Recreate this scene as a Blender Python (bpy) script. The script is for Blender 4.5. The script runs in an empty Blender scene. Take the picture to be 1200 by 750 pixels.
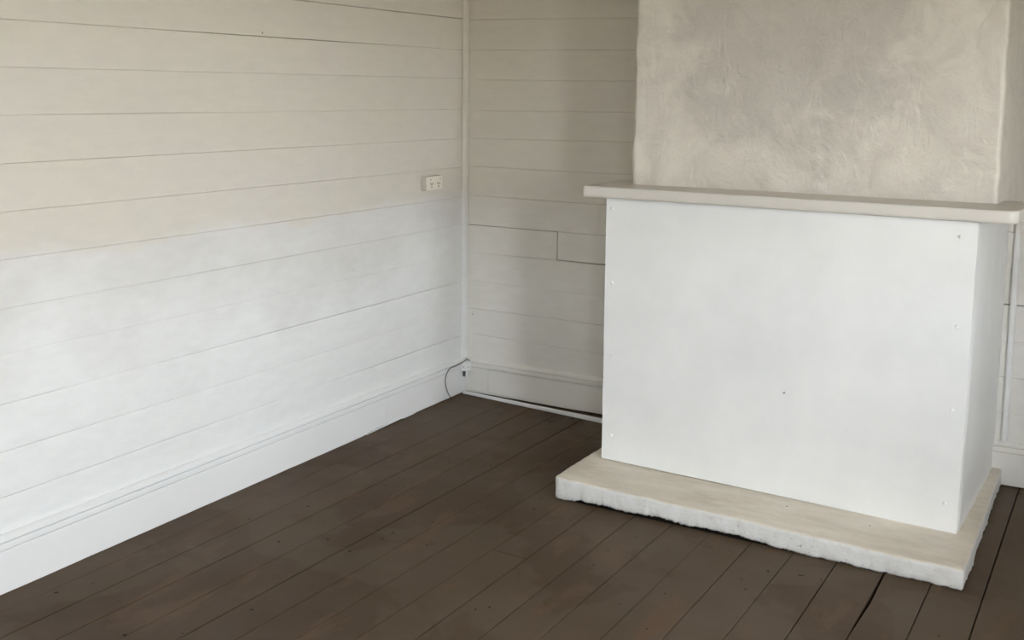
import bpy, bmesh, math, random
from mathutils import Vector, Matrix, noise

random.seed(7)
scene = bpy.context.scene
C = scene.collection

# ------------------------------------------------------------------ camera
cam_d = bpy.data.cameras.new('camera')
cam_d.sensor_fit = 'HORIZONTAL'
cam_d.sensor_width = 36.0
cam_d.lens = 1255.236 / 1200.0 * 36.0
cam_d.shift_y = -117.384 / 1200.0
cam_d.clip_start = 0.05
cam = bpy.data.objects.new('camera', cam_d)
C.objects.link(cam)
yaw, pit, rol = -0.51955, -0.11872, 0.01201
fw = Vector((math.sin(yaw) * math.cos(pit), math.cos(yaw) * math.cos(pit), math.sin(pit)))
rt = fw.cross(Vector((0, 0, 1))).normalized()
up = rt.cross(fw)
r2 = rt * math.cos(rol) + up * math.sin(rol)
u2 = up * math.cos(rol) - rt * math.sin(rol)
m = Matrix((r2, u2, -fw)).transposed().to_4x4()
m.translation = Vector((2.99847, -4.74734, 1.59493))
cam.matrix_world = m
scene.camera = cam

# ------------------------------------------------------------------ world: overcast sky
W = bpy.data.worlds.new('overcast_sky')
scene.world = W
W.use_nodes = True
bg = W.node_tree.nodes['Background']
bg.inputs['Color'].default_value = (0.905, 0.955, 1.0, 1)
bg.inputs['Strength'].default_value = 16.0

# ------------------------------------------------------------------ exposure
vs = scene.view_settings
vs.view_transform = 'Standard'
vs.look = 'None'
vs.gamma = 1.0
vs.use_curve_mapping = False
vs.exposure = 0.74
scene.cycles.use_denoising = True
scene.cycles.max_bounces = 14
scene.cycles.diffuse_bounces = 10
scene.cycles.glossy_bounces = 4
scene.cycles.caustics_reflective = False
scene.cycles.caustics_refractive = False

# room: left wall x=0, back wall y=0, floor z=0 (metres)
XR, YF, ZC = 3.8, -6.6, 2.75
RW = [(-2.45, -1.75, 0.75, 2.1), (-3.65, -2.95, 0.05, 2.1), (-5.9, -5.3, 0.40, 2.1)]   # openings in the right wall: y0, y1, z0, z1
WT = 0.12


def portal(name, loc, rot, sx, sy):
    # sampling guide for the daylight that enters through a window opening (gives off no light itself)
    d = bpy.data.lights.new(name, 'AREA')
    d.shape = 'RECTANGLE'
    d.size, d.size_y = sx, sy
    d.cycles.is_portal = True
    o = bpy.data.objects.new(name, d)
    C.objects.link(o)
    o.location, o.rotation_euler = loc, rot


for (a, b, c, d) in RW:
    portal('window_daylight', (XR + WT, (a + b) / 2, (c + d) / 2), (0, math.pi / 2, 0), d - c, b - a)


# ------------------------------------------------------------------ node helpers and materials
class NT:
    def __init__(self, name):
        self.m = bpy.data.materials.new(name)
        self.m.use_nodes = True
        self.t = self.m.node_tree
        self.b = self.t.nodes['Principled BSDF']
        tc = self.n('ShaderNodeTexCoord')
        self.co = tc.outputs['Object']

    def n(self, kind, **kw):
        nd = self.t.nodes.new(kind)
        for k, v in kw.items():
            setattr(nd, k, v)
        return nd

    def l(self, a, b):
        self.t.links.new(a, b)

    def scaled(self, s):
        mp = self.n('ShaderNodeMapping')
        mp.inputs['Scale'].default_value = s
        self.l(self.co, mp.inputs['Vector'])
        return mp.outputs['Vector']

    def noise(self, scale, detail=4, rough=0.55, vec=None, dist=0.0):
        nd = self.n('ShaderNodeTexNoise')
        nd.inputs['Scale'].default_value = scale
        nd.inputs['Detail'].default_value = detail
        nd.inputs['Roughness'].default_value = rough
        nd.inputs['Distortion'].default_value = dist
        self.l(vec or self.co, nd.inputs['Vector'])
        return nd.outputs['Fac']

    def ramp(self, fac, a, b, ca=0.0, cb=1.0):
        nd = self.n('ShaderNodeMapRange')
        nd.inputs['From Min'].default_value = a
        nd.inputs['From Max'].default_value = b
        nd.inputs['To Min'].default_value = ca
        nd.inputs['To Max'].default_value = cb
        self.l(fac, nd.inputs['Value'])
        return nd.outputs['Result']

    def math(self, op, a, b):
        nd = self.n('ShaderNodeMath', operation=op)
        for i, v in enumerate((a, b)):
            if isinstance(v, (int, float)):
                nd.inputs[i].default_value = v
            else:
                self.l(v, nd.inputs[i])
        return nd.outputs[0]

    def mix(self, fac, a, b):
        nd = self.n('ShaderNodeMix', data_type='RGBA')
        for k, v in ((0, fac), (6, a), (7, b)):
            if isinstance(v, (int, float)):
                nd.inputs[k].default_value = v
            elif isinstance(v, tuple):
                nd.inputs[k].default_value = (*v, 1)
            else:
                self.l(v, nd.inputs[k])
        return nd.outputs[2]

    def z(self):
        sp = self.n('ShaderNodeSeparateXYZ')
        self.l(self.co, sp.inputs[0])
        return sp.outputs

    def bump(self, h, strength, dist):
        nd = self.n('ShaderNodeBump')
        nd.inputs['Strength'].default_value = strength
        nd.inputs['Distance'].default_value = dist
        self.l(h, nd.inputs['Height'])
        self.l(nd.outputs[0], self.b.inputs['Normal'])

    def done(self, col, rough, spec=0.5):
        if isinstance(col, tuple):
            self.b.inputs['Base Color'].default_value = (*col, 1)
        else:
            self.l(col, self.b.inputs['Base Color'])
        if isinstance(rough, (int, float)):
            self.b.inputs['Roughness'].default_value = rough
        else:
            self.l(rough, self.b.inputs['Roughness'])
        self.b.inputs['Specular IOR Level'].default_value = spec
        return self.m


CREAM = (0.75, 0.72, 0.645)
WHITE = (0.885, 0.90, 0.905)


def paint_boards(name, thin0, thin1, white):
    t = NT(name)
    xyz = t.z()
    # newer white coat on the lower boards, brushed out unevenly along the sixth joint
    edge = t.math('ADD', xyz[2], t.ramp(t.noise(2.6, 4, 0.6), 0.3, 0.7, -0.045, 0.045))
    new = t.ramp(edge, 1.085, 1.02)
    blot = t.ramp(t.noise(1.6, 4, 0.6, t.scaled((1, 1, 2.2))), 0.42, 0.62)
    old = t.mix(blot, CREAM, (0.745, 0.715, 0.66))
    thin = t.ramp(t.math('ADD', xyz[2], t.ramp(t.noise(1.7, 4, 0.6), 0.3, 0.7, -0.2, 0.2)), 0.95, 0.6)
    fresh = t.mix(thin, t.mix(blot, thin0, thin1), white)
    col = t.mix(new, old, fresh)
    smear = t.ramp(t.noise(9, 5, 0.65, t.scaled((1, 1, 3))), 0.35, 0.75, 0.955, 1.015)
    mul = t.n('ShaderNodeMix', data_type='RGBA', blend_type='MULTIPLY')
    mul.inputs[0].default_value = 1.0
    t.l(col, mul.inputs[6])
    t.l(smear, mul.inputs[7])
    # fly specks and small dents
    spk = t.ramp(t.noise(30, 1, 0.3), 0.835, 0.85)
    out = t.mix(spk, mul.outputs[2], (0.30, 0.28, 0.25))
    t.bump(t.noise(60, 4, 0.6, t.scaled((1, 0.25, 1.6))), 0.12, 0.004)
    return t.done(out, 0.5, 0.3)


def paint_white(name, c0, c1, speck=0.0):
    t = NT(name)
    col = t.mix(t.ramp(t.noise(2.3, 5, 0.6), 0.35, 0.68), c0, c1)
    if speck:
        sp = t.ramp(t.noise(26, 1, 0.3), 0.83, 0.85)
        col = t.mix(sp, col, (0.38, 0.35, 0.31))
    t.bump(t.noise(70, 3, 0.6), 0.1, 0.003)
    return t.done(col, 0.42, 0.35)


def plaster():
    t = NT('painted_plaster')
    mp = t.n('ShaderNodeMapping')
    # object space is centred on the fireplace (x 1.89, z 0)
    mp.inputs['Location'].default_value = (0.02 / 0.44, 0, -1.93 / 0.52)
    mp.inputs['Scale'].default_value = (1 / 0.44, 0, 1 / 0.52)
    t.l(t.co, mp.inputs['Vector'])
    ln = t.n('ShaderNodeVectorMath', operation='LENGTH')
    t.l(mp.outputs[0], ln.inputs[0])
    # grey patch in the middle, paler paint towards the edges
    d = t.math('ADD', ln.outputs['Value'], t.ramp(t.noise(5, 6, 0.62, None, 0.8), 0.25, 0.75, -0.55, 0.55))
    mid_mask = t.ramp(d, 1.25, 0.75)
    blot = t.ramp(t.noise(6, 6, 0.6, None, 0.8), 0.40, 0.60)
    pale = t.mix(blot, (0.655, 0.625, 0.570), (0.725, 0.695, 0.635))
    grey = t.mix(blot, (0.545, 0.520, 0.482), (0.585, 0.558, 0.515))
    col = t.mix(mid_mask, pale, grey)
    a = t.noise(9, 6, 0.62, t.scaled((1, 1, 0.7)), 0.8)
    b = t.noise(45, 4, 0.6)
    t.bump(t.math('ADD', a, t.math('MULTIPLY', b, 0.25)), 0.65, 0.019)
    return t.done(col, 0.38, 0.45)


def plaster_white():
    t = NT('white_painted_plaster')
    col = t.mix(t.ramp(t.noise(3, 5, 0.6), 0.4, 0.65), (0.88, 0.895, 0.905), (0.90, 0.915, 0.925))
    chip = t.ramp(t.noise(26, 3, 0.6), 0.735, 0.76)
    col = t.mix(chip, col, (0.30, 0.27, 0.23))
    a = t.noise(11, 6, 0.62, t.scaled((1, 1, 0.6)), 0.6)
    t.bump(a, 0.45, 0.012)
    return t.done(col, 0.42, 0.4)


def hearth_paint():
    t = NT('worn_hearth_paint')
    xyz = t.z()
    geo = t.n('ShaderNodeNewGeometry')
    sp = t.n('ShaderNodeSeparateXYZ')
    t.l(geo.outputs['True Normal'], sp.inputs[0])
    rub = t.ramp(t.noise(5, 6, 0.65, t.scaled((0.7, 2.2, 1))), 0.32, 0.66)
    top = t.mix(rub, (0.60, 0.545, 0.455), (0.79, 0.745, 0.66))
    side = t.mix(t.ramp(t.noise(14, 5, 0.65), 0.35, 0.65), (0.70, 0.70, 0.68), (0.80, 0.81, 0.81))
    up_ = t.ramp(t.math('ADD', sp.outputs[2], t.ramp(t.noise(20, 4, 0.6), 0, 1, -0.2, 0.2)), 0.55, 0.8)
    col = t.mix(up_, side, top)
    pit = t.math('MULTIPLY', t.ramp(t.noise(75, 4, 0.65), 0.65, 0.70), t.math('SUBTRACT', 1.0, up_))
    col = t.mix(t.math('MULTIPLY', pit, 0.6), col, (0.20, 0.175, 0.15))
    scr = t.ramp(t.noise(16, 5, 0.7, t.scaled((0.6, 3.0, 1)), 1.2), 0.70, 0.735)
    col = t.mix(t.math('MULTIPLY', scr, 0.55), col, (0.25, 0.21, 0.16))
    chip = t.ramp(t.noise(34, 3, 0.55), 0.735, 0.76)
    col = t.mix(chip, col, (0.16, 0.135, 0.11))
    h = t.math('ADD', t.noise(28, 6, 0.68), t.math('MULTIPLY', t.noise(110, 3, 0.6), 0.4))
    t.bump(h, 0.5, 0.008)
    return t.done(col, 0.6, 0.3)


def floor_paint():
    t = NT('brown_floor_paint')
    # two coats of brown, brushed out in patches with fairly hard edges
    patch = t.ramp(t.noise(1.3, 5, 0.55, None, 0.5), 0.485, 0.515)
    base = t.mix(patch, (0.072, 0.046, 0.027), (0.093, 0.066, 0.043))
    warm = t.ramp(t.noise(3.1, 6, 0.62, t.scaled((2.0, 0.8, 1)), 0.4), 0.56, 0.62)
    col = t.mix(t.math('MULTIPLY', warm, 0.7), base, (0.118, 0.069, 0.040))
    # pale dusty wear in the open part of the floor
    dust = t.ramp(t.noise(1.0, 7, 0.62, None, 0.5), 0.36, 0.66)
    col = t.mix(t.math('MULTIPLY', dust, 0.42), col, (0.158, 0.122, 0.092))
    # nail holes, dents and scuffs
    sp = t.ramp(t.noise(30, 1, 0.3), 0.765, 0.785)
    col = t.mix(sp, col, (0.012, 0.009, 0.007))
    sc = t.ramp(t.noise(13, 5, 0.7, t.scaled((4, 1, 1)), 1.0), 0.66, 0.72)
    col = t.mix(t.math('MULTIPLY', sc, 0.5), col, (0.032, 0.023, 0.016))
    pale = t.ramp(t.noise(19, 4, 0.7, t.scaled((1, 2.5, 1))), 0.70, 0.76)
    col = t.mix(t.math('MULTIPLY', pale, 0.4), col, (0.20, 0.16, 0.125))
    t.bump(t.noise(40, 5, 0.65, t.scaled((3, 0.35, 1))), 0.3, 0.003)
    return t.done(col, t.ramp(t.noise(3, 4, 0.6), 0.3, 0.7, 0.5, 0.66), 0.16)


def plain(name, col, rough=0.6, spec=0.3, var=0.12, scale=20):
    t = NT(name)
    c2 = tuple(max(0.0, v * (1 - var)) for v in col)
    return t.done(t.mix(t.noise(scale, 3), c2, col), rough, spec)


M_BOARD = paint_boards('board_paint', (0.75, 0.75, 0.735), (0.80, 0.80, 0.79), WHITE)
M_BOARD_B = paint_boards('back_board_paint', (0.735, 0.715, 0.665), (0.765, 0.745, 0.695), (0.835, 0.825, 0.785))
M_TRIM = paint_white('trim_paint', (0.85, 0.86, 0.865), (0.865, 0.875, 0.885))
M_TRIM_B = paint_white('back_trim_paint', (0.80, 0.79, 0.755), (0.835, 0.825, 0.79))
M_PANEL = paint_white('panel_paint', (0.82, 0.84, 0.85), (0.90, 0.915, 0.925), speck=1.0)
M_MANTEL = paint_white('mantel_paint', (0.66, 0.64, 0.595), (0.72, 0.70, 0.66))
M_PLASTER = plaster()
M_PLASTER_W = plaster_white()
M_HEARTH = hearth_paint()
M_FLOOR = floor_paint()
M_DARK = plain('dark_void', (0.022, 0.018, 0.015), 0.9, 0.1)
M_CORE = plain('black_gap_core', (0.012, 0.010, 0.009), 0.95, 0.05)
M_GAP = plain('shadow_gap_timber', (0.16, 0.14, 0.12), 0.9, 0.1)
M_OUT = plain('cream_plastic', (0.88, 0.85, 0.76), 0.35, 0.5, 0.03)
M_BLOCK = plain('painted_block', (0.62, 0.59, 0.52), 0.5, 0.3, 0.05)
M_SLOT = plain('dark_slot', (0.03, 0.027, 0.025), 0.7, 0.2)
M_CABLE = plain('grey_cable', (0.10, 0.10, 0.098), 0.5, 0.4)
M_CEIL = plain('ceiling_paint', (0.74, 0.725, 0.685), 0.7, 0.2, 0.04, 2)
M_WALLP = plain('plain_wall_paint', (0.74, 0.725, 0.68), 0.6, 0.2, 0.04, 2)
M_DECK = plain('added_porch_timber', (0.42, 0.35, 0.28), 0.8, 0.2, 0.2, 3)
M_GRASS = plain('dry_lawn', (0.36, 0.30, 0.22), 0.95, 0.05, 0.3, 1.5)


# ------------------------------------------------------------------ mesh helpers
def link(name, me, mat=None, parent=None, smooth=False):
    if mat is not None:
        me.materials.append(mat)
    if smooth:
        for p in me.polygons:
            p.use_smooth = True
    o = bpy.data.objects.new(name, me)
    C.objects.link(o)
    if parent is not None:
        o.parent = parent
    return o


def mesh(name, v, f):
    me = bpy.data.meshes.new(name)
    me.from_pydata([tuple(p) for p in v], [], f)
    bm = bmesh.new()
    bm.from_mesh(me)
    bmesh.ops.recalc_face_normals(bm, faces=bm.faces)
    bm.to_mesh(me)
    bm.free()
    return me


def loft(name, rings):
    """rings: equally long closed loops of points; ends are capped"""
    n = len(rings[0])
    v = [p for r in rings for p in r]
    f = []
    for i in range(len(rings) - 1):
        for j in range(n):
            k = (j + 1) % n
            f.append((i * n + j, i * n + k, (i + 1) * n + k, (i + 1) * n + j))
    f.append(tuple(range(n)))
    f.append(tuple((len(rings) - 1) * n + j for j in range(n)))
    return mesh(name, v, f)


def box(name, lo, hi, mat, parent=None, bevel=0.0, seg=2):
    bm = bmesh.new()
    bmesh.ops.create_cube(bm, size=1)
    for q in bm.verts:
        q.co = Vector([(lo[i] + hi[i]) / 2 + q.co[i] * (hi[i] - lo[i]) for i in range(3)])
    if bevel:
        bmesh.ops.bevel(bm, geom=list(bm.edges), offset=bevel, segments=seg, profile=0.5, affect='EDGES')
    bmesh.ops.recalc_face_normals(bm, faces=bm.faces)
    me = bpy.data.meshes.new(name)
    bm.to_mesh(me)
    bm.free()
    return link(name, me, mat, parent)


def empty(name, loc=(0, 0, 0), parent=None):
    o = bpy.data.objects.new(name, None)
    C.objects.link(o)
    o.location = loc
    o.empty_display_size = 0.1
    if parent is not None:
        o.parent = parent
    return o


def struct(o, label=None, cat=None):
    o['kind'] = 'structure'
    if label:
        o['label'] = label
    if cat:
        o['category'] = cat
    return o


def nz(x, y, z=0.0):
    return noise.noise(Vector((x, y, z)))


# ------------------------------------------------------------------ floor: boards run away from the camera along y
floor = box('floor', (-0.1, YF - 0.1, -0.06), (XR + 0.1, 0.1, -0.026), M_DARK)
struct(floor, 'brown painted timber board floor of the bare room', 'floor')
JX = [(-0.02, 0.0143), (0.130, 0.015), (0.270, 0.018), (0.420, 0.025), (0.572, 0.027), (0.715, 0.028), (0.862, 0.034),
      (1.008, 0.035), (1.155, 0.034), (1.297, 0.020), (1.452, 0.020), (1.603, 0.024), (1.756, 0.022), (1.911, 0.020),
      (2.064, 0.020), (2.220, 0.013), (2.376, 0.012), (2.530, 0.009), (2.687, 0.0125)]
while JX[-1][0] < XR + 0.05:
    JX.append((JX[-1][0] + 0.1535, 0.0143))
WIDE = {16: (-1.48, -1.12, 0.009)}          # a joint that opens into a dark crack in front of the hearth
BUTT = {8: -1.656, 3: -4.1, 5: -5.2, 11: -3.6, 14: -4.4, 19: -3.1, 23: -2.2}


def floor_board(i, ya, yb):
    (xa, sa), (xb, sb) = JX[i], JX[i + 1]
    n = max(2, int((yb - ya) / 0.22))
    ga = 0.0012 + 0.0032 * abs(nz(i * 3.1, 0.3))
    gb = 0.0012 + 0.0032 * abs(nz((i + 1) * 3.1, 0.3))
    dz = random.uniform(-0.0012, 0.0)
    cup = random.uniform(-0.0008, 0.0008)
    rings = []
    c = 0.0016
    for k in range(n + 1):
        y = ya + (yb - ya) * k / n
        l = xa + sa * (y + 2) + ga * (0.6 + 0.6 * abs(nz(i * 1.7, y * 1.3)))
        r = xb + sb * (y + 2) - gb * (0.6 + 0.6 * abs(nz(i * 1.7 + 5, y * 1.3)))
        if i in WIDE and WIDE[i][0] < y < WIDE[i][1]:
            u = (y - WIDE[i][0]) / (WIDE[i][1] - WIDE[i][0])
            l += WIDE[i][2] * math.sin(math.pi * u) ** 0.6
        zt = dz + 0.0006 * nz(i * 2.3, y * 0.8, 4)
        rings.append([(l, y, -0.024), (l, y, zt - c - cup), (l + c, y, zt - cup), (r - c, y, zt + cup), (r, y, zt - c + cup), (r, y, -0.024)])
    link('floor_board', loft('floor_board', rings), M_FLOOR, floor)


for i in range(len(JX) - 1):
    if i in BUTT:
        floor_board(i, YF, BUTT[i] - 0.0024)
        floor_board(i, BUTT[i] + 0.0024, -0.004)
    else:
        floor_board(i, YF, -0.004)

# ------------------------------------------------------------------ left wall boards
ZL = {-1: (1.955, 1.9639), 0: (1.7976, 1.8065), 1: (1.6523, 1.6611), 2: (1.5059, 1.5037), 3: (1.3572, 1.3539), 4: (1.2075, 1.2032),
      5: (1.0594, 1.0469), 6: (0.9049, 0.9030), 7: (0.7602, 0.7490), 8: (0.6036, 0.5986), 9: (0.4513, 0.4471), 10: (0.3049, 0.3085),
      11: (0.153, 0.153), 12: (0.003, 0.003)}
for k in range(-6, -1):
    ZL[k] = (1.8045 - 0.15 * k, 1.8045 - 0.15 * k)
ZL[-7] = (ZC + 0.02, ZC + 0.02)
# how open each joint is (metres), and how much of it is sealed with paint
GAPL = {-1: 0.0026, 0: 0.0028, 1: 0.0006, 2: 0.0005, 3: 0.0007, 4: 0.0007, 5: 0.0006, 6: 0.0006, 7: 0.0003, 8: 0.0020, 9: 0.0012, 10: 0.0022}


def zleft(k, y):
    a, b = ZL[k]
    return a + (b - a) * (y + 2.69) / 2.65


def gap_at(g, s, k):
    # an opening that comes and goes along the joint
    t = 0.5 + 0.9 * nz(s * 1.1 + k * 7.7, k * 3.3) + 0.35 * nz(s * 5.0, k * 1.9)
    return g * min(1.0, max(0.08, t * 1.2))


def ring_board(face, lo, hi, off_lo, off_hi, c):
    # cross-section of one board: list of (depth behind face, z)
    return [(-0.02, lo), (-c + off_lo, lo), (off_lo, lo + c * 1.1), (off_hi, hi - c * 1.1), (-c + off_hi, hi), (-0.02, hi)]


wall_l = box('wall_left', (-0.12, YF - 0.12, -0.06), (-0.0205, 0.12, ZC + 0.1), M_GAP)
struct(wall_l, 'left wall of horizontal white painted boards with skirting', 'wall')
for k in range(-6, 12):
    rings = []
    n = 44
    o1, o2 = random.uniform(-0.0008, 0.0006), random.uniform(-0.0008, 0.0006)
    g0, g1 = GAPL.get(k, 0.001), GAPL.get(k - 1, 0.001)
    for j in range(n + 1):
        y = -0.002 + (YF + 0.002) * j / n
        lo = zleft(k, y) + gap_at(g0, y, k) * 0.5
        hi = zleft(k - 1, y) - gap_at(g1, y, k - 1) * 0.5
        w = 0.0007 * nz(y * 0.7, k * 2.1)
        rings.append([(d, y, z) for d, z in ring_board(0, lo, hi, o1 + w, o2 + w, 0.0018)])
    link('wall_board', loft('wall_board', rings), M_BOARD, wall_l)

# ------------------------------------------------------------------ back wall boards
ZB = {-1: (1.9631, 1.9507), 0: (1.8084, 1.8003), 1: (1.655, 1.653), 2: (1.4972, 1.5052), 3: (1.352, 1.3645), 4: (1.2078, 1.2071),
      5: (1.0564, 1.0504), 6: (0.9010, 0.9011), 7: (0.7545, 0.7535), 8: (0.603, 0.5955), 9: (0.4539, 0.4542), 10: (0.3177, 0.3028),
      11: (0.153, 0.153), 12: (0.003, 0.003)}
for k in range(-6, -1):
    ZB[k] = (1.8045 - 0.15 * k, 1.8045 - 0.15 * k)
ZB[-7] = (ZC + 0.02, ZC + 0.02)
GAPB = {-1: 0.0008, 0: 0.0006, 1: 0.0006, 2: 0.0005, 3: 0.0006, 4: 0.0008, 5: 0.0010, 6: 0.0014, 7: 0.0006, 8: 0.0005, 9: 0.0012, 10: 0.0008}


def zback(k, x):
    a, b = ZB[k]
    if x > 1.2:
        return b + (1.8045 - 0.15 * k - b) * min(1, (x - 1.2) / 0.8) if k > -7 else b
    return a + (b - a) * x / 0.95


wall_b = box('wall_back', (-0.12, 0.0205, -0.06), (XR + 0.12, 0.12, ZC + 0.1), M_GAP)
struct(wall_b, 'back wall of painted horizontal boards behind the chimney breast', 'wall')
for k in range(-6, 12):
    o1, o2 = random.uniform(-0.0008, 0.0006), random.uniform(-0.0008, 0.0006)
    g0, g1 = GAPB.get(k, 0.001), GAPB.get(k - 1, 0.001)
    spans = [(0.002, XR - 0.002, 0.0, 0.0)]
    if k == 7:        # this board is butted and its right length sits back a little
        spans = [(0.002, 0.5445, 0.0012, 0.0), (0.5485, XR - 0.002, -0.0030, 0.0035)]
    for (xa, xb, off, dl) in spans:
        n = max(8, int((xb - xa) / 0.14))
        rings = []
        for j in range(n + 1):
            x = xa + (xb - xa) * j / n
            lo = zback(k, x) + gap_at(g0, x + 20, k) * 0.5 + dl
            hi = zback(k - 1, x) - gap_at(g1, x + 20, k - 1) * 0.5 - (0.0018 if k == 7 and x < 0.545 else 0.0)
            w = 0.0006 * nz(x * 0.9, k * 2.1, 8) + off
            rings.append([(x, -d, z) for d, z in ring_board(0, lo, hi, o1 + w, o2 + w, 0.0022)])
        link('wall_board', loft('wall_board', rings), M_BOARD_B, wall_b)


# ------------------------------------------------------------------ the walls behind the camera, with the window openings
def wall_with_holes(name, u0, u1, holes, place, mat):
    """rectangular wall in (u, z) with rectangular holes; place(u, z, side) -> 3D point, side 0 inner, 1 outer"""
    us = sorted({u0, u1, *[h[0] for h in holes], *[h[1] for h in holes]})
    zs = sorted({-0.06, ZC + 0.1, *[h[2] for h in holes], *[h[3] for h in holes]})
    v, f = [], []
    for a, b in zip(us, us[1:]):
        for c, d in zip(zs, zs[1:]):
            if any(h[0] <= a and b <= h[1] and h[2] <= c and d <= h[3] for h in holes):
                continue
            s = len(v)
            for side in (0, 1):
                v += [place(a, c, side), place(b, c, side), place(b, d, side), place(a, d, side)]
            f += [(s, s + 1, s + 2, s + 3), (s + 4, s + 7, s + 6, s + 5), (s, s + 4, s + 5, s + 1),
                  (s + 1, s + 5, s + 6, s + 2), (s + 2, s + 6, s + 7, s + 3), (s + 3, s + 7, s + 4, s)]
    return struct(link(name, mesh(name, v, f), mat))


wr = wall_with_holes('wall_right', YF - WT, 0.12, RW, lambda u, z, s: (XR + s * WT, u, z), M_WALLP)
wr['label'], wr['category'] = 'plain painted right wall with two windows and a tall glazed door', 'wall'
wf = wall_with_holes('wall_front', -0.12, XR + WT, [], lambda u, z, s: (u, YF - s * WT, z), M_WALLP)
wf['label'], wf['category'] = 'plain painted wall behind the camera without windows', 'wall'
ce = box('ceiling', (-0.12, YF - 0.12, ZC), (XR + 0.12, 0.12, ZC + 0.08), M_CEIL)
struct(ce, 'plain off-white painted ceiling above the room', 'ceiling')


def window(idx, place, u0, u1, z0, z1):
    root = struct(empty('window_%d' % idx, place((u0 + u1) / 2, z0, 0.5)))
    root['label'] = ('sash window in the right wall near the fireplace', 'tall glazed door opening in the right wall beside the camera',
                     'sash window in the right wall behind the camera')[idx - 1]
    root['category'] = 'window'
    fr = 0.05
    parts = [('frame', u0, u1, z0, z0 + fr), ('frame', u0, u1, z1 - fr, z1), ('frame', u0, u0 + fr, z0 + fr, z1 - fr),
             ('frame', u1 - fr, u1, z0 + fr, z1 - fr), ('meeting_rail', u0 + fr, u1 - fr, (z0 + z1) / 2 - 0.02, (z0 + z1) / 2 + 0.02)]
    inv = -Vector(root.location)
    for nm, a, b, c, d in parts:
        p, q = Vector(place(a, c, 0.3)), Vector(place(b, d, 0.7))
        lo = [min(p[i], q[i]) + inv[i] for i in range(3)]
        hi = [max(p[i], q[i]) + inv[i] for i in range(3)]
        box(nm, lo, hi, M_TRIM, root, 0.004, 1)


for i, h in enumerate(RW):
    window(i + 1, lambda u, z, s: (XR + s * WT, u, z), *h)
gr = box('ground_outside', (-40, -50, -0.75), (50, 40, -0.5), M_GRASS)
vr = struct(empty('added_porch', (XR + WT, -3.3, -0.5)), 'unseen shelter added outside the right wall to block steep sky light', 'added_porch')  # unseen shelter added to cut the steep sky light reaching the openings
box('added_deck', (0.001, -0.5, 0.0), (2.3, 3.2, 0.42), M_DECK, vr)
box('shading_roof', (0.001, -0.5, 2.75), (2.4, 3.2, 2.83), M_DECK, vr)
for py in (-0.4, 3.1):
    box('added_post', (2.2, py - 0.05, 0.42), (2.3, py + 0.05, 2.75), M_TRIM, vr, 0.005, 1)
struct(gr, 'dry lawn outside the windows', 'ground')

# ------------------------------------------------------------------ skirting boards
SK = [(0.0, 0.0), (0.0200, 0.0), (0.0205, 0.1385), (0.0190, 0.1405), (0.0130, 0.1408), (0.0130, 0.1425), (0.0215, 0.1430), (0.0235, 0.1465), (0.0235, 0.1600),
      (0.0220, 0.1640), (0.0110, 0.1648), (0.0110, 0.1672), (0.0170, 0.1678), (0.0185, 0.1705), (0.0165, 0.1790), (0.0100, 0.1850), (0.0040, 0.1880), (0.0, 0.1885)]


def skirting(parent, name, s0, s1, place, bottom, seed, mat=None):
    n = max(6, int(abs(s1 - s0) / 0.035))
    rings = []
    for j in range(n + 1):
        s = s0 + (s1 - s0) * j / n
        w = 0.0008 * nz(s * 1.5, seed)
        rings.append([place(s, d + (w if d > 0 else 0), z if z > 0 else bottom(s)) for d, z in SK])
    return link(name, loft(name, rings), mat or M_TRIM, parent)


def bot_left(y):
    b = 0.0012 + 0.0022 * abs(nz(y * 6, 2.0))
    if -0.90 < y < -0.58:
        b += 0.011 * math.sin(math.pi * (y + 0.90) / 0.32) ** 0.7
    if y > -0.5:
        b += 0.0035
    return b


bl = struct(empty('baseboard_left'), 'white moulded skirting board along the left wall', 'skirting board')
skirting(bl, 'skirting_length', -0.003, -0.7235, lambda s, d, z: (d, s, z), bot_left, 1)
skirting(bl, 'skirting_length', -0.7247, YF, lambda s, d, z: (d, s, z), bot_left, 2)
# split sliver of wood hanging from the chipped bottom edge
sl = []
for j in range(15):
    u = j / 14
    y = -0.885 + 0.30 * u
    h = 0.0015 + 0.0055 * math.sin(math.pi * u)
    z0 = 0.0015 + 0.006 * u
    sl.append([(0.0185, y, z0), (0.0235, y, z0), (0.0235, y, z0 + h), (0.0185, y, z0 + h)])
link('splinter', loft('splinter', sl), M_TRIM, bl)

bb = struct(empty('baseboard_back'), 'white moulded skirting board along the back wall', 'skirting board')
fb = lambda x: 0.006 + 0.002 * nz(x * 7, 9)
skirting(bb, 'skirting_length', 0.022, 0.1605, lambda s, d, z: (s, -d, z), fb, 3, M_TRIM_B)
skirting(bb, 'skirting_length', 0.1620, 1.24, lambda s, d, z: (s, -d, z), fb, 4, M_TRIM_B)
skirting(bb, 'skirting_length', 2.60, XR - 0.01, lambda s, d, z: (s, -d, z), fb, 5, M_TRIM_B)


# vertical corner moulding: quarter round in the left corner, down to the skirting
def vertical_bead(name, z0, z1, prof, seed):
    n = 60
    rings = []
    for j in range(n + 1):
        z = z0 + (z1 - z0) * j / n
        w = 0.0012 * nz(z * 1.6, seed)
        rings.append([(x + w * 0.6, y + w * 0.6, z) for x, y in prof])
    return link(name, loft(name, rings), M_BOARD)


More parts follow.
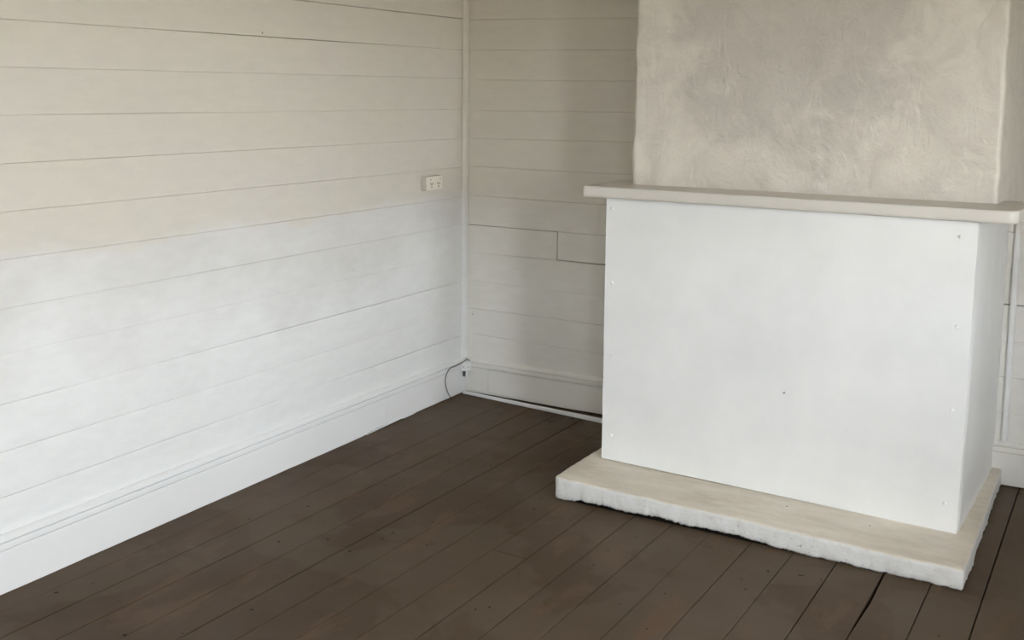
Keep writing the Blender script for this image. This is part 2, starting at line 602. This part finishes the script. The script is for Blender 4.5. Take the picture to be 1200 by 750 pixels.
prof = [(0.001, -0.001), (0.001, -0.040), (0.006, -0.041)] + [(0.006 + 0.014 * math.sin(a) * 1.0, -0.018 - 0.021 * math.cos(a)) for a in [math.pi / 2 * t / 6 for t in range(1, 7)]] + [(0.020, -0.001)]
t1 = struct(vertical_bead('trim_1', 0.186, ZC - 0.002, prof, 3.0), 'slim vertical moulding in the corner of left and back walls', 'trim')
prof2 = [(2.632, -0.001), (2.632, -0.016), (2.637, -0.020), (2.650, -0.020), (2.655, -0.016), (2.655, -0.001)]
t2 = struct(vertical_bead('trim_2', 0.19, 1.195, prof2, 7.0), 'slim vertical strip where chimney meets back wall on the right', 'trim')

# loose batten on the floor along the back wall, a little askew, rebated at its back edge
rings = []
a, b = Vector((0.028, -0.060, 0)), Vector((1.19, -0.1655, 0))
d = (b - a).normalized()
nrm = Vector((-d.y, d.x, 0))
for j in range(25):
    u = j / 24
    q = a + (b - a) * u
    wd = 0.012 + 0.030 * min(1, u * 1.35)
    hgt = 0.017 + 0.0008 * nz(u * 9, 4)
    rings.append([tuple(q + nrm * s + Vector((0, 0, z))) for s, z in
                  ((0, 0.0015), (0, hgt - 0.003), (0.002, hgt), (wd * 0.52, hgt), (wd * 0.55, hgt - 0.005), (wd, hgt - 0.005), (wd, 0.0015))])
t3 = struct(link('trim_3', loft('trim_3', rings), M_TRIM), 'narrow white batten on the floor below the back skirting', 'trim')

# ------------------------------------------------------------------ fireplace
fire = empty('fireplace', (1.89, -0.83, 0))
fire['label'] = 'boarded-up white fireplace with plastered chimney breast, mantel shelf and low hearth'
fire['category'] = 'fireplace'
FO = Vector(fire.location)


def outline(pts, step):
    """pts: (x, y, corner radius); returns dense closed outline"""
    out = []
    n = len(pts)
    arcs = []
    for i in range(n):
        p0, p1, p2 = Vector(pts[i - 1][:2]), Vector(pts[i][:2]), Vector(pts[(i + 1) % n][:2])
        r = pts[i][2]
        a, b = (p0 - p1).normalized(), (p2 - p1).normalized()
        s, e = p1 + a * r, p1 + b * r
        k = max(2, int(r * 1.6 / step) + 2)
        arcs.append([s * (1 - t) ** 2 + p1 * 2 * t * (1 - t) + e * t * t for t in [q / k for q in range(k + 1)]])
    for i in range(n):
        out += arcs[i]
        s, e = arcs[i][-1], arcs[(i + 1) % n][0]
        k = int((e - s).length / step)
        out += [s.lerp(e, q / (k + 1)) for q in range(1, k + 1)]
    res = []
    for q in out:
        if not res or (q - res[-1]).length > step * 0.12:
            res.append(q)
    return res


def normals(o):
    n = len(o)
    res = []
    area = sum(o[i].x * o[(i + 1) % n].y - o[(i + 1) % n].x * o[i].y for i in range(n))
    sg = 1 if area > 0 else -1
    for i in range(n):
        t = (o[(i + 1) % n] - o[i - 1]).normalized()
        res.append(Vector((t.y, -t.x)) * sg)
    return res


def masonry(name, pts, z0, z1, zstep, step, disp, mat):
    o = outline(pts, step)
    N = normals(o)
    nzs = int((z1 - z0) / zstep)
    rings = []
    for j in range(nzs + 1):
        z = z0 + (z1 - z0) * j / nzs
        rings.append([Vector((q.x + w.x * d_, q.y + w.y * d_, z)) - FO for q, w, d_ in ((q, w, disp(q.x, q.y, z)) for q, w in zip(o, N))])
    return link(name, loft(name, rings), mat, fire, smooth=True)


def stack_disp(x, y, z):
    p = Vector((x * 3.2, y * 3.2, z * 2.6))
    lump = noise.noise(p) * 0.0050 + noise.noise(p * 2.7) * 0.0030
    q = Vector((x * 12, y * 12, z * 8.5)) + noise.noise_vector(Vector((x * 6, y * 6, z * 6))) * 0.9
    rough = noise.noise(q) * 0.0022 + noise.noise(q * 2.1) * 0.0013 + noise.noise(q * 4.3) * 0.0006
    k = 1.0 + 1.6 * max(0, 1 - (x - 1.245) / 0.22) + 0.9 * max(0, 1 - (z - 1.22) / 0.25)
    return lump * 0.8 + rough * 1.5 * k * (0.75 + 0.6 * noise.noise(Vector((x * 2.0, 3.0, z * 2.0))))


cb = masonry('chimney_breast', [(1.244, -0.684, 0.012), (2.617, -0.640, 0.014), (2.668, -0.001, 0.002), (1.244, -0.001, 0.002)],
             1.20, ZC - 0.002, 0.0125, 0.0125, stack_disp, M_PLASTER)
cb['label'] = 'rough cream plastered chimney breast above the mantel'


def base_disp(x, y, z):
    if y < -0.80:
        return 0.0
    p = Vector((x * 4, y * 4, z * 2.5))
    return noise.noise(p) * 0.004 + noise.noise(Vector((x * 16, y * 16, z * 9))) * 0.0016


su = masonry('surround', [(1.204, -0.818, 0.004), (2.579, -0.820, 0.030), (2.606, -0.001, 0.002), (1.204, -0.001, 0.002)],
             0.062, 1.1785, 0.016, 0.016, base_disp, M_PLASTER_W)
su['label'] = 'white painted plaster sides of the fireplace'


# cover panel: thin painted sheet fixed over the fireplace opening
def panel():
    nx, nzp = 46, 36
    TL, TR, BL, BR = Vector((1.1972, 0, 1.1755)), Vector((2.5816, 0, 1.1745)), Vector((1.2005, 0, 0.0950)), Vector((2.5744, 0, 0.0715))
    v, f = [], []
    for side in (0, 1):
        for j in range(nzp + 1):
            for i in range(nx + 1):
                u, w = i / nx, j / nzp
                p = (BL * (1 - u) + BR * u) * (1 - w) + (TL * (1 - u) + TR * u) * w
                jit = 0.0016 * nz(p.z * 5, u * 3, 7) if i in (0, nx) else 0
                yy = -0.8325 - 0.0015 * nz(p.x * 1.3, p.z * 1.3, 2) + side * 0.0115
                v.append(Vector((p.x + jit, yy, p.z)) - FO)
    n1 = (nx + 1) * (nzp + 1)
    ix = lambda s, i, j: s * n1 + j * (nx + 1) + i
    for j in range(nzp):
        for i in range(nx):
            f.append((ix(0, i, j), ix(0, i + 1, j), ix(0, i + 1, j + 1), ix(0, i, j + 1)))
            f.append((ix(1, i, j), ix(1, i, j + 1), ix(1, i + 1, j + 1), ix(1, i + 1, j)))
    for i in range(nx):
        f.append((ix(0, i, 0), ix(1, i, 0), ix(1, i + 1, 0), ix(0, i + 1, 0)))
        f.append((ix(0, i, nzp), ix(0, i + 1, nzp), ix(1, i + 1, nzp), ix(1, i, nzp)))
    for j in range(nzp):
        f.append((ix(0, 0, j), ix(0, 0, j + 1), ix(1, 0, j + 1), ix(1, 0, j)))
        f.append((ix(0, nx, j), ix(1, nx, j), ix(1, nx, j + 1), ix(0, nx, j + 1)))
    return link('cover_panel', mesh('cover_panel', v, f), M_PANEL, fire)


pan = panel()
pan['label'] = 'flat white painted board closing the fireplace opening'
# domed screw heads down both edges
hd_v, hd_f = [], []
RS = 0.0072
prof_h = [(1.0, 0.0), (0.96, 0.0026), (0.78, 0.0048), (0.42, 0.0060), (0.16, 0.0056)]
for r_, h_ in prof_h:
    hd_v += [(RS * r_ * math.cos(2 * math.pi * q / 12), -h_, RS * r_ * math.sin(2 * math.pi * q / 12)) for q in range(12)]
for i in range(len(prof_h) - 1):
    for q in range(12):
        hd_f.append((i * 12 + q, i * 12 + (q + 1) % 12, (i + 1) * 12 + (q + 1) % 12, (i + 1) * 12 + q))
hd_f.append(tuple(range(12)))
hd_f.append(tuple(48 + q for q in range(12)))
me_h = mesh('screw_head', hd_v, hd_f)
me_h.materials.append(M_TRIM)
for x, z in ((1.2236, 1.1345), (1.2296, 0.8348), (1.2371, 0.5371), (1.2418, 0.1991), (2.5283, 1.1222), (2.5352, 0.8095), (2.534, 0.5156), (2.5294, 0.1748)):
    o = link('screw_head', me_h, None, pan)
    o.location = Vector((x, -0.8328 - 0.0015 * nz(x * 1.3, z * 1.3, 2), z)) - FO


def slab(name, pts, step, zt, zb, er, jag_top, jag_bot, lump, mat, parent):
    """slab with a worn rounded top edge and a ragged bottom edge; zt(x) top height, zb(x, y) bottom height"""
    o = outline(pts, step)
    N = normals(o)
    rings = []

    def ring(ins, zf, amp, seed):
        r = []
        for q, w in zip(o, N):
            e = noise.noise(Vector((q.x * 24, q.y * 24, seed))) * amp + noise.noise(Vector((q.x * 70, q.y * 70, seed + 3))) * amp * 0.6
            l = noise.noise(Vector((q.x * 5, q.y * 5, 11))) * lump
            r.append(Vector((q.x + w.x * (e + l - ins), q.y + w.y * (e + l - ins), zf(q.x, q.y))) - FO)
        return r
    hz = lambda t: (lambda x, y: zb(x, y) + (zt(x) - er - zb(x, y)) * t)
    top = lambda d_: (lambda x, y: zt(x) - d_ + noise.noise(Vector((x * 9, y * 9, 2))) * lump * 0.4)
    rings.append(ring(0.03, hz(0.0), 0, 1))
    rings.append(ring(0.004, hz(0.0), jag_bot, 1))
    rings.append(ring(0.0, hz(0.12), jag_bot * 0.8, 1.15))
    rings.append(ring(0.0, hz(0.35), jag_top * 0.9, 1.6))
    rings.append(ring(0.0, hz(0.65), jag_top * 0.8, 2.2))
    rings.append(ring(0.0, hz(0.9), jag_top, 2.7))
    rings.append(ring(er * 0.12, top(er * 0.6), jag_top, 3.0))
    rings.append(ring(er * 0.5, top(er * 0.2), jag_top, 3.1))
    rings.append(ring(er * 1.2, top(0.0), jag_top * 0.5, 3.2))
    rings.append(ring(er * 1.2 + 0.012, top(0.0), 0, 3.2))
    return link(name, loft(name, rings), mat, parent, smooth=True)


MZ0, MZ1 = 1.1805, 1.2245
ma = slab('mantel_shelf', [(1.112, -0.880, 0.006), (2.705, -0.880, 0.038), (2.735, -0.50, 0.01), (1.112, -0.50, 0.006)],
          0.012, lambda x: MZ1, lambda x, y: MZ0, 0.005, 0.0009, 0.0006, 0.002, M_MANTEL, fire)
ma['label'] = 'thick off-white painted mantel shelf'

HT = lambda x: 0.0905 - (x - 1.14) * 0.0135


def hearth_bottom(x, y):
    g = 0.0165 * max(0.0, min(1.0, (x - 1.17) / 0.10)) * max(0.0, min(1.0, (2.10 - x) / 0.22)) if y < -1.0 else 0.002
    r = 0.0060 * abs(noise.noise(Vector((x * 30, y * 30, 5)))) + 0.0060 * abs(noise.noise(Vector((x * 75, y * 75, 6))))
    return 0.0005 + g * (0.75 + 0.5 * noise.noise(Vector((x * 11, y * 11, 9)))) + r


he = slab('hearth_slab', [(1.127, -1.122, 0.028), (2.638, -1.136, 0.008), (2.642, -0.004, 0.004), (1.140, -0.004, 0.004)],
          0.0045, HT, hearth_bottom, 0.008, 0.0026, 0.0060, 0.004, M_HEARTH, fire)
he['label'] = 'low cream concrete hearth slab with chipped painted edges'
be = slab('gap_core', [(1.145, -1.112, 0.02), (2.626, -1.124, 0.008), (2.630, -0.01, 0.004), (1.15, -0.01, 0.004)],
          0.03, lambda x: 0.022, lambda x, y: 0.0008, 0.003, 0.001, 0.002, 0.001, M_CORE, he)
be.location = (0, 0, 0)  # near-black core set back in the gap under the hearth slab

# ------------------------------------------------------------------ double power outlet on its block, left wall
po = empty('power_outlet', (0.001, -0.345, 1.1425))
po['label'] = 'small cream double power outlet on the left wall near the corner'
po['category'] = 'power outlet'
box('mounting_block', (0, -0.066, -0.035), (0.028, 0.066, 0.035), M_BLOCK, po, 0.003)
fp = box('face_plate', (0.0282, -0.064, -0.034), (0.0385, 0.064, 0.034), M_OUT, po, 0.003)
for s in (-1, 1):
    sw = box('switch', (0.0375, s * 0.042 - 0.006, 0.012), (0.0415, s * 0.042 + 0.006, 0.026), M_OUT, fp, 0.0015, 1)
    box('switch', (0.0375, s * 0.012 - 0.0045, 0.014), (0.0400, s * 0.012 + 0.0045, 0.024), M_OUT, fp, 0.001, 1)
    for (dy, dz, a_) in ((-0.008, -0.002, 0.55), (0.008, -0.002, -0.55), (0.0, -0.0175, 0.0)):
        o = box('pin_slot', (-0.0006, -0.0022, -0.0056), (0.0008, 0.0022, 0.0056), M_SLOT, fp)
        o.location = (0.0383, s * 0.030 + dy, dz)
        o.rotation_euler = (a_, 0, 0)
    o = box('indicator', (-0.0006, -0.0028, -0.002), (0.0008, 0.0028, 0.002), M_SLOT, fp)
    o.location = (0.0416, s * 0.042, 0.019)

# ------------------------------------------------------------------ corner junction box over the skirting, with its cable
jb = empty('junction_box', (0.040, -0.046, 0.118))
jb.rotation_euler = (0, 0, math.radians(32))
jb['label'] = 'small white junction box in the room corner above the floor'
jb['category'] = 'junction box'
box('box_body', (-0.026, -0.014, 0.006), (0.026, 0.016, 0.056), M_TRIM, jb, 0.004)
box('lid', (-0.0235, -0.0185, 0.009), (0.0235, -0.0142, 0.053), M_TRIM, jb, 0.0015, 1)
box('conduit_stub', (-0.002, -0.012, -0.028), (0.012, 0.002, 0.0062), M_TRIM, jb, 0.003)
box('dark_stub', (-0.017, -0.010, -0.022), (-0.005, 0.002, 0.0062), M_CABLE, jb, 0.002)  # dark-grey stub beside the white one
for s in (-1, 1):
    o = box('screw', (-0.002, -0.0196, -0.002), (0.002, -0.0184, 0.002), M_SLOT, jb)
    o.location = (s * 0.013, 0, 0.030)


def tube(name, pts, r, mat, parent=None, sides=8):
    P = [Vector(q) for q in pts]
    sm = []
    n = len(P)
    for i in range(n - 1):
        p0, p1, p2, p3 = P[max(i - 1, 0)], P[i], P[i + 1], P[min(i + 2, n - 1)]
        for k in range(6):
            t = k / 6
            sm.append(0.5 * ((2 * p1) + (p2 - p0) * t + (2 * p0 - 5 * p1 + 4 * p2 - p3) * t * t + (3 * p1 - p0 - 3 * p2 + p3) * t ** 3))
    sm.append(P[-1])
    rings = []
    ref = Vector((1, 0, 0.2)).normalized()
    for i, q in enumerate(sm):
        t = (sm[min(i + 1, len(sm) - 1)] - sm[max(i - 1, 0)]).normalized()
        a_ = t.cross(ref).normalized()
        b_ = t.cross(a_)
        rings.append([q + (a_ * math.cos(w) + b_ * math.sin(w)) * r for w in [2 * math.pi * s / sides for s in range(sides)]])
    return link(name, loft(name, rings), mat, parent, smooth=True)


cab = tube('loose_cable', [(0.060, -0.042, 0.181), (0.052, -0.052, 0.190), (0.044, -0.060, 0.184), (0.033, -0.0780, 0.1725), (0.0275, -0.1263, 0.165), (0.0275, -0.1803, 0.165),
                           (0.027, -0.2092, 0.1479), (0.025, -0.2225, 0.1178), (0.0245, -0.2190, 0.0844), (0.0255, -0.2010, 0.0419), (0.0275, -0.1770, 0.0085), (0.033, -0.168, 0.0035)],
           0.0021, M_CABLE)
cab['label'] = 'thin grey cable looping from the corner junction box down to the floor'
cab['category'] = 'cable'
